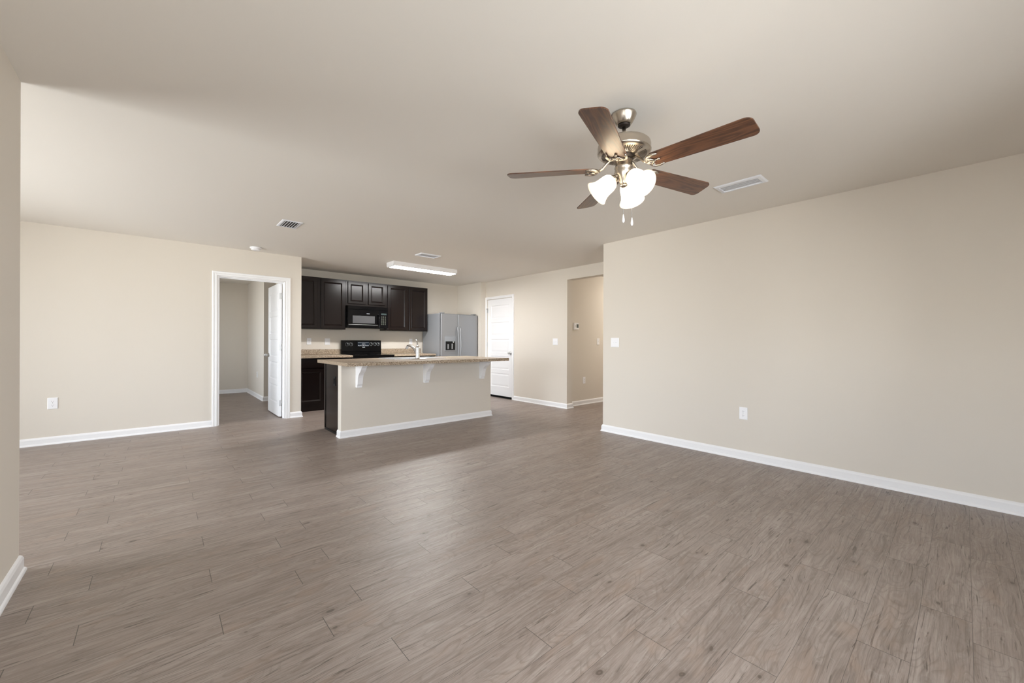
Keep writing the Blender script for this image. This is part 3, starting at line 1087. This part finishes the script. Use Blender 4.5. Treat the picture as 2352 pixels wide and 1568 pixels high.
fhandle(4.632, dl)
fhandle(4.690, dr)
dis = part(MB().rings(4.338, 4.598, 0.968, 1.276, [(0, 0.01), (0, -0.002), (0.004, -0.004), (0.012, -0.004), (0.014, -0.001)], faceY(fy)), 'dispenser', FRSIDE, dl, t)
al = MB()
al.rings(4.355, 4.582, 0.990, 1.165, [(0, -0.0045), (0.004, -0.0045), (0.010, -0.0015)], faceY(fy))
part(al, 'alcove', BLACKM, dl, t, label='dark dispenser recess')
part(MB().box(4.395, 4.425, fy - 0.016, fy - 0.002, 1.01, 1.11), 'paddle', STEEL, dl, t)
part(MB().box(4.490, 4.520, fy - 0.018, fy - 0.002, 1.01, 1.12), 'paddle', STEEL, dl, t)
part(MB().lathe([(0, 0), (0.012, 0), (0.016, 0.025), (0, 0.025)], Matrix.Translation((4.535, fy - 0.012, 1.135)), 16), 'spout', SATIN, dl, t)
part(BX(4.345, 4.592, fy - 0.014, fy - 0.004, 0.972, 0.984), 'drip_tray', STEEL, dl, t)
for hx in (fx0 + 0.06, fx1 - 0.06):
    part(BX(hx - 0.035, hx + 0.035, fy + 0.02, fy + 0.13, 1.7345, 1.748, bevel=0.003), 'hinge_cover', FRSIDE, t)

# ------------------------------------------------------------------ island
IX0, IX1, IY = 1.640, 3.915, 4.930
struct(BX(IX0, IX1, IY, IY + T, 0, 0.874).build('wall_island', WALL), 'low beige half wall carrying the island counter', 'half wall')
base('island', [(IX1, IY + T), (IX1, IY), (IX0, IY), (IX0, IY + T)], 'white baseboard round the island half wall')
t = thing('island_cabinet', 'dark espresso island cabinet behind the low beige half wall', 'cabinet', (2.78, 5.34, 0))
ic0, ic1 = IX0 + 0.022, IX1 - 0.022
bdy = MB().box(ic0, ic0 + 0.018, IY + T + 0.001, 5.610, 0.0, 0.8745).box(ic1 - 0.018, ic1, IY + T + 0.001, 5.610, 0.0, 0.8745)
bdy.box(ic0 + 0.018, ic1 - 0.018, 5.595, 5.610, 0.0, 0.8745).box(ic0 + 0.018, ic1 - 0.018, IY + T + 0.001, 5.595, 0.10, 0.118)
part(bdy, 'body', ESP, t)
part(BX(ic0 - 0.008, ic0 - 0.0005, IY + T + 0.03, 5.610, 0.0, 0.022), 'toe_strip', BLACKM, t)
part(BX(ic0 - 0.006, ic0 - 0.0005, 5.590, 5.632, 0.022, 0.874), 'corner_stile', ESP, t)
for i in range(4):
    a = ic0 + 0.02 + i * (ic1 - ic0 - 0.02) / 4
    b = a + (ic1 - ic0 - 0.02) / 4 - 0.02
    part(MB().rings(a, b, 0.12, 0.85, DOORP, lambda u, w_, d_: (u, 5.631 - d_, w_)), 'door', ESP, t)
ob = MB().rings(5.205, 5.275, 0.600, 0.715, [(0, 0), (0, -0.004), (0.004, -0.006)], faceX(ic0))
o = part(ob, 'outlet', BLACKM, t, label='black outlet plate on the end panel')
part(BX(ic0 - 0.0085, ic0 - 0.0055, 5.222, 5.258, 0.625, 0.690), 'receptacle', BLACK, o, t)

# island countertop with a hole for the sink
CX0, CX1, CY0, CY1 = 1.580, 3.962, 4.545, 5.672
SX0, SX1, SY0, SY1 = 2.36, 3.16, 5.035, 5.545
m = MB()
for a in ((CX0, CX1, CY0, SY0 + 0.02), (CX0, CX1, SY1 - 0.02, CY1), (CX0, SX0 + 0.02, SY0 + 0.02, SY1 - 0.02), (SX1 - 0.02, CX1, SY0 + 0.02, SY1 - 0.02)):
    m.box(*a, 0.8755, 0.915)
tag(m.build('island_countertop', GRANITE, loc=(2.77, 5.1, 0.8755)), 'brown speckled laminate island countertop overhanging the beige half wall', 'countertop')

# sink
t = thing('sink', 'stainless double bowl sink set in the island countertop', 'sink', (2.785, 5.29, 0.915))
m = MB()
rim = [(0, 0.9152), (0, 0.921), (0.006, 0.925), (0.026, 0.924), (0.032, 0.918), (0.034, 0.76)]
prev = None
m.rings(SX0, SX1, SY0, SY1, [(0, 0.9155), (0.0, 0.920), (0.006, 0.9245), (0.028, 0.924), (0.034, 0.918)], FLAT, fill=False)
part(m, 'rim', SINKM, t)
for a, b in ((SX0 + 0.034, 2.775), (2.795, SX1 - 0.034)):
    m = MB().rings(a, b, SY0 + 0.034, SY1 - 0.034, [(0, 0.918), (0.004, 0.80), (0.02, 0.745)], FLAT, fill=False)
    v = [m.bm.verts.new((x, y, 0.745)) for x, y in ((a + 0.02, SY0 + 0.054), (b - 0.02, SY0 + 0.054), (b - 0.02, SY1 - 0.054), (a + 0.02, SY1 - 0.054))]
    m.bm.faces.new(v)
    part(m, 'bowl', SINKM, t)
part(BX(2.775, 2.795, SY0 + 0.034, SY1 - 0.034, 0.85, 0.918), 'divider', SINKM, t)

# faucet
fxc, fyc = 2.676, 4.985
t = thing('faucet', 'chrome single lever faucet with curved spout on the island counter', 'faucet', (fxc, fyc, 0.915))
Mf = Matrix.Translation((fxc, fyc, 0.9152))
part(BX(fxc - 0.115, fxc + 0.115, fyc - 0.026, fyc + 0.026, 0.9153, 0.924, bevel=0.003, seg=2), 'base_plate', CHROME, t)
part(MB().lathe([(0, 0.009), (0.030, 0.009), (0.030, 0.02), (0.027, 0.05), (0.0255, 0.13), (0.028, 0.155), (0.026, 0.168), (0.014, 0.180), (0, 0.182)], Mf, 28), 'body', CHROME, t)
sp = []
for px, pz, rr_ in ((0.0, 0.055, 0.018), (0.035, 0.085, 0.018), (0.075, 0.125, 0.0165), (0.125, 0.155, 0.0165), (0.185, 0.176, 0.016),
                    (0.240, 0.183, 0.0165), (0.285, 0.178, 0.0175), (0.312, 0.160, 0.019), (0.320, 0.142, 0.0185)):
    sp.append(((fxc, fyc + px, 0.915 + pz), rr_))
part(MB().tube([p for p, _ in sp], [r_ for _, r_ in sp], 14), 'spout', CHROME, t, smooth=True)
lv = [((fxc, fyc, 0.915 + 0.172), 0.018), ((fxc, fyc + 0.002, 0.915 + 0.195), 0.0165), ((fxc + 0.0, fyc + 0.012, 0.915 + 0.22), 0.012),
      ((fxc, fyc + 0.030, 0.915 + 0.245), 0.010), ((fxc, fyc + 0.048, 0.915 + 0.262), 0.0095)]
part(MB().tube([p for p, _ in lv], [r_ for _, r_ in lv], 12), 'lever', CHROME, t, smooth=True)


# corbels
def corbel_mesh(x0, x1):
    m = MB()
    zt = 0.8745
    pts = [(0.0, zt), (0.215, zt), (0.215, zt - 0.018), (0.205, zt - 0.022), (0.190, zt - 0.034), (0.172, zt - 0.062),
           (0.150, zt - 0.084), (0.120, zt - 0.104), (0.096, zt - 0.128), (0.082, zt - 0.160), (0.074, zt - 0.200),
           (0.068, zt - 0.236), (0.058, zt - 0.252), (0.050, zt - 0.258), (0.050, zt - 0.280), (0.0, zt - 0.280)]
    m.prism([(IY - a - 0.0005, z) for a, z in pts], lambda u, w_, d_: (d_, u, w_), x0, x1)
    return m


tcb = []
for xa, lb in ((1.809, 'white wooden corbel under the island counter, leftmost'),
               (2.733, 'white wooden corbel under the island counter, middle one'),
               (3.690, 'white wooden corbel under the island counter, rightmost near the closed door')):
    if not tcb:
        o = corbel_mesh(xa, xa + 0.062).build('corbel', TRIM, loc=(xa + 0.031, IY, 0.60))
        tcb.append(o)
    else:
        o = tcb[0].copy()
        COL.objects.link(o)
        o.location = (xa + 0.031, IY, 0.60)
    tag(o, lb, 'corbel', 'white corbels under the island counter')

# ------------------------------------------------------------------ ceiling things
# smoke detector
tag(MB().lathe([(0, 0), (0.066, 0), (0.070, -0.006), (0.070, -0.014), (0.064, -0.020), (0.058, -0.022), (0.056, -0.034), (0.048, -0.041), (0, -0.043)],
               Matrix.Translation((1.0, 6.44, H - 0.0005)), 36).build('smoke_detector', PLASTIC, loc=(1.0, 6.44, H)),
    'round white smoke detector on the ceiling above the doorway', 'smoke detector')


def vent(cx0, cx1, cy0, cy1, along, n, label, drop=0.010, tilt=35, fr=0.026, curved=False):
    t = thing('ceiling_vent', label, 'vent', ((cx0 + cx1) / 2, (cy0 + cy1) / 2, H), 'white ceiling vents')
    part(MB().sweep([(cx0 + fr, cy0 + fr), (cx0 + fr, cy1 - fr), (cx1 - fr, cy1 - fr), (cx1 - fr, cy0 + fr)],
                    [(0, H - 0.001), (0, H - drop), (fr * 0.7, H - drop * 0.8), (fr, H - 0.003), (fr, H - 0.001)], FLAT, closed=True), 'frame', VENTW, t)
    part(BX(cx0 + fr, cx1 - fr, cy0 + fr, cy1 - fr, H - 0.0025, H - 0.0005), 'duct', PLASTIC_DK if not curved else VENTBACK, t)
    m = MB()
    a0, a1 = (cx0 + fr, cx1 - fr) if along == 'Y' else (cy0 + fr, cy1 - fr)
    b0, b1 = (cy0 + fr, cy1 - fr) if along == 'Y' else (cx0 + fr, cx1 - fr)
    for i in range(n):
        c = a0 + (a1 - a0) * (i + 0.5) / n
        hw = (a1 - a0) / n * (0.56 if curved else 0.30)
        prof = []
        th = 0.0012
        K = 5
        for q in range(K + 1):
            s = -1 + 2 * q / K
            if curved:
                prof.append((c + (a1 - a0) / n * 0.49 * s, H - 0.0050 - 0.0045 * (1 - ((s + 1) / 2) ** 2)))
            else:
                prof.append((c + hw * s, H - 0.004 - 0.007 * (1 - ((s + 1) / 2) ** 2)))
        poly = prof + [(u, z_ + th) for u, z_ in reversed(prof)]
        if along == 'Y':
            m.prism(poly, lambda u, w_, d_: (u, d_, w_), b0, b1)
        else:
            m.prism(poly, lambda u, w_, d_: (d_, u, w_), b0, b1)
    part(m, 'louvers', VENTW, t)
    return t


vent(3.430, 3.618, 1.030, 1.378, 'Y', 4, 'long white ceiling vent near the large right wall, beyond the fan', 0.012, fr=0.032, curved=True)
vent(0.978, 1.178, 4.750, 5.058, 'Y', 6, 'white slatted ceiling vent left of centre, toward the doorway', 0.008, fr=0.024)
vent(2.835, 3.165, 5.180, 5.385, 'X', 4, 'small white ceiling vent just before the kitchen light fixture', 0.016, fr=0.024, curved=True)

# fluorescent kitchen light
lx0, lx1, ly0, ly1, lz = 2.790, 3.990, 5.990, 6.250, H
t = thing('ceiling_light', 'long white fluorescent ceiling light glowing above the kitchen', 'ceiling light', (3.39, 6.12, H))
for a, b in ((lx0, lx0 + 0.022), (lx1 - 0.022, lx1)):
    part(MB().prism([(ly0, H - 0.001), (ly0, H - 0.055), (ly0 + 0.025, H - 0.080), (ly1 - 0.025, H - 0.080), (ly1, H - 0.055), (ly1, H - 0.001)],
                    lambda u, w_, d_: (d_, u, w_), a, b), 'end_cap', TRIM, t)
m = MB().prism([(ly0 + 0.003, H - 0.001), (ly0 + 0.003, H - 0.050), (ly0 + 0.018, H - 0.073), (ly1 - 0.018, H - 0.073), (ly1 - 0.003, H - 0.050), (ly1 - 0.003, H - 0.001)],
               lambda u, w_, d_: (d_, u, w_), lx0 + 0.0222, lx1 - 0.0222)
part(m, 'housing', TRIM, t)
part(BX(lx0 + 0.0225, lx1 - 0.0225, ly0 + 0.024, ly1 - 0.024, H - 0.0738, H - 0.0732), 'diffuser', DIFFUSER, t, label='glowing white diffuser')

# hall ceiling light (round dome further down the hall)
t = thing('ceiling_light', 'round dome light on the hall ceiling', 'ceiling light', (7.4, 4.0, H))
part(MB().lathe([(0, H - 0.001), (0.15, H - 0.001), (0.15, H - 0.02), (0, H - 0.02)], Matrix.Translation((7.4, 4.0, 0)), 32), 'base', NICKEL, t)
part(MB().lathe([(0.145, H - 0.021), (0.13, H - 0.055), (0.08, H - 0.08), (0, H - 0.09)], Matrix.Translation((7.4, 4.0, 0)), 32, cap=False), 'dome', HALLLAMP, t)

# ------------------------------------------------------------------ ceiling fan
FX, FY_ = 1.962, 1.273
fan = thing('ceiling_fan', 'nickel ceiling fan with five walnut blades and lit glass shades', 'ceiling fan', (FX, FY_, H))
MF = Matrix.Translation((FX, FY_, 0))


def fl(prof, name, m, seg=40, label=None):
    return part(MB().lathe(prof, MF, seg), name, m, fan, label=label)


fl([(0, H - 0.001), (0.066, H - 0.001), (0.068, H - 0.006), (0.066, H - 0.012), (0.058, H - 0.030), (0.047, H - 0.050), (0.040, H - 0.058), (0.037, H - 0.060)],
   'canopy', NICKEL)
fl([(0, H - 0.0605), (0.034, H - 0.0605), (0.034, H - 0.066), (0.022, H - 0.073), (0.013, H - 0.073)], 'hanger_ball', DARKM)
fl([(0.0, H - 0.07), (0.0105, H - 0.07), (0.0105, 2.286), (0, 2.286)], 'downrod', NICKEL, 16)
motor = fl([(0, 2.288), (0.030, 2.288), (0.032, 2.281), (0.110, 2.279), (0.134, 2.275), (0.143, 2.266), (0.145, 2.256), (0.145, 2.232), (0.147, 2.229),
            (0.147, 2.224), (0.143, 2.218), (0.136, 2.211), (0.075, 2.199), (0.0, 2.199)], 'motor_housing', NICKEL)
sl = MB()
for i in range(60):
    a = 2 * math.pi * i / 60
    if (i % 15) in (0, 1):
        continue
    ca, sa = math.cos(a), math.sin(a)
    v = []
    for r_, s_ in ((0.078, -0.0016), (0.124, -0.0028), (0.124, 0.0028), (0.078, 0.0016)):
        z_ = 2.199 + (r_ - 0.075) / (0.136 - 0.075) * 0.012 - 0.0006
        v.append((FX + r_ * ca - s_ * sa, FY_ + r_ * sa + s_ * ca, z_))
    a_ = [sl.bm.verts.new(p) for p in v]
    b_ = [sl.bm.verts.new((p[0], p[1], p[2] + 0.002)) for p in v]
    sl.bm.faces.new(a_)
    for q in range(4):
        sl.bm.faces.new((a_[q], a_[(q + 1) % 4], b_[(q + 1) % 4], b_[q]))
part(sl, 'vent_slots', DARKM, motor, fan)
fl([(0, 2.1985), (0.060, 2.1985), (0.060, 2.192), (0.052, 2.186), (0.046, 2.182), (0, 2.182)], 'rotor', DARKM)
kit = fl([(0, 2.1815), (0.046, 2.1815), (0.047, 2.178), (0.047, 2.145), (0.051, 2.142), (0.052, 2.136), (0.049, 2.131), (0.048, 2.118), (0.044, 2.100),
          (0.036, 2.082), (0.028, 2.066), (0.020, 2.052), (0.018, 2.044), (0.021, 2.040), (0.018, 2.033), (0.008, 2.028), (0, 2.027)], 'light_kit', NICKEL)


def blade_mesh():
    m = MB()
    # outline in local frame, x outward
    pts = []

    def arc(cx, cyy, r, a0, a1, n=6):
        for i in range(n + 1):
            a = R(a0 + (a1 - a0) * i / n)
            pts.append((cx + r * math.cos(a), cyy + r * math.sin(a)))
    arc(0.180, -0.043, 0.012, 180, 270, 3)
    arc(0.618, -0.031, 0.037, -95, -5, 7)
    arc(0.630, 0.038, 0.030, 0, 95, 7)
    arc(0.180, 0.043, 0.012, 90, 180, 3)
    m.prism(pts, FLAT, -0.003, 0.003)
    return m


def iron_mesh():
    m = MB()
    # stem from the rotor down to the blade root
    m.tube([(0.052, 0, 0.058), (0.075, 0, 0.052), (0.098, 0, 0.030), (0.118, 0, 0.008), (0.140, 0, -0.004)], [0.0095, 0.0085, 0.0075, 0.0075, 0.008], 8)
    for s in (-1, 1):
        m.tube([(0.136, 0, -0.004), (0.148, s * 0.018, -0.006), (0.152, s * 0.036, -0.008), (0.166, s * 0.049, -0.008), (0.188, s * 0.053, -0.008),
                (0.215, s * 0.049, -0.008)], [0.0075, 0.007, 0.007, 0.0075, 0.0075, 0.0045], 8)
        m.tube([(0.150, s * 0.034, -0.008), (0.166, s * 0.018, -0.008), (0.182, 0, -0.008)], 0.006, 8)
    m.tube([(0.136, 0, -0.004), (0.160, 0, -0.007), (0.200, 0, -0.008)], [0.006, 0.004, 0.004], 8)
    m.lathe([(0, -0.012), (0.008, -0.011), (0.009, -0.006), (0, -0.004)], Matrix.Translation((0.202, 0, 0)), 12)
    return m


ZB = 2.132
bl0 = blade_mesh().build('blade', WALNUT)
ir0 = iron_mesh().build('blade_iron', NICKEL)
for k in range(5):
    th = R(-14.6 + 72 * k)
    b = bl0 if k == 0 else bl0.copy()
    i_ = ir0 if k == 0 else ir0.copy()
    if k:
        COL.objects.link(b)
        COL.objects.link(i_)
    rot = Matrix.Rotation(th, 4, 'Z') @ Matrix.Rotation(R(-12), 4, 'X')
    b.parent = fan
    b.matrix_local = Matrix.Translation((0, 0, ZB - H)) @ rot
    i_.parent = fan
    i_.matrix_local = Matrix.Translation((0, 0, ZB - H)) @ Matrix.Rotation(th, 4, 'Z') @ Matrix.Rotation(R(-9), 4, 'X')

SHP = [(0.024, 0.0), (0.034, 0.004), (0.043, 0.014), (0.048, 0.030), (0.050, 0.050), (0.051, 0.070), (0.055, 0.088), (0.062, 0.104), (0.070, 0.116), (0.0735, 0.121)]
for az in (135, 15, 255):
    a = R(az)
    tilt = R(40)
    dirv = Vector((math.cos(a) * math.cos(tilt), math.sin(a) * math.cos(tilt), -math.sin(tilt)))
    p0 = Vector((FX, FY_, 2.073)) + Vector((math.cos(a), math.sin(a), 0)) * 0.060
    Mx = Matrix.Translation(p0) @ dirv.to_track_quat('Z', 'Y').to_matrix().to_4x4()
    arm = MB().tube([Vector((FX, FY_, 2.103)) + Vector((math.cos(a), math.sin(a), 0)) * 0.036, p0 + dirv * -0.022 + Vector((0, 0, 0.006)), p0 + dirv * -0.005], [0.009, 0.010, 0.011], 10)
    arm.lathe([(0, -0.022), (0.016, -0.020), (0.023, -0.010), (0.0245, 0.004), (0.0, 0.004)], Mx, 24)
    arm = part(arm, 'lamp_arm', NICKEL, fan)
    outer = SHP
    inner = [(r_ - 0.0025, s_) for r_, s_ in reversed(SHP)]
    sh = MB().lathe(outer, Mx, 36, cap=False)
    sh = part(sh, 'lamp_shade', SHADE, fan, label='glowing frosted glass bell shade')
    part(MB().lathe([(0, 0.012), (0.012, 0.014), (0.014, 0.03), (0.026, 0.055), (0.029, 0.072), (0.022, 0.090), (0, 0.098)], Mx, 20), 'bulb', BULB, sh, fan)

# pull chains with white pulls
rgt = Vector((math.cos(R(41.5)), -math.sin(R(41.5)), 0))
for off, zt, zp, sc_l in ((Vector((0, 0, 0)) - rgt * 0.002, 2.027, 1.829, 'left'), (rgt * 0.046, 2.10, 1.812, 'right')):
    c = Vector((FX, FY_, 0)) + off
    ch = MB()
    ch.tube([(c.x, c.y, zt), (c.x, c.y, zp + 0.046)], 0.0011, 6)
    for q in range(int((zt - zp - 0.046) / 0.008)):
        ch.lathe([(0, -0.0018), (0.0018, 0), (0, 0.0018)], Matrix.Translation((c.x, c.y, zt - q * 0.008)), 6)
    ch = part(ch, 'pull_chain', SATIN, fan)
    part(MB().lathe([(0, 0), (0.0055, 0.003), (0.0075, 0.012), (0.0068, 0.022), (0.004, 0.038), (0.0022, 0.047), (0, 0.048)], Matrix.Translation((c.x, c.y, zp)), 16),
         'chain_pull', PLASTIC, ch, fan, label='white teardrop pull')
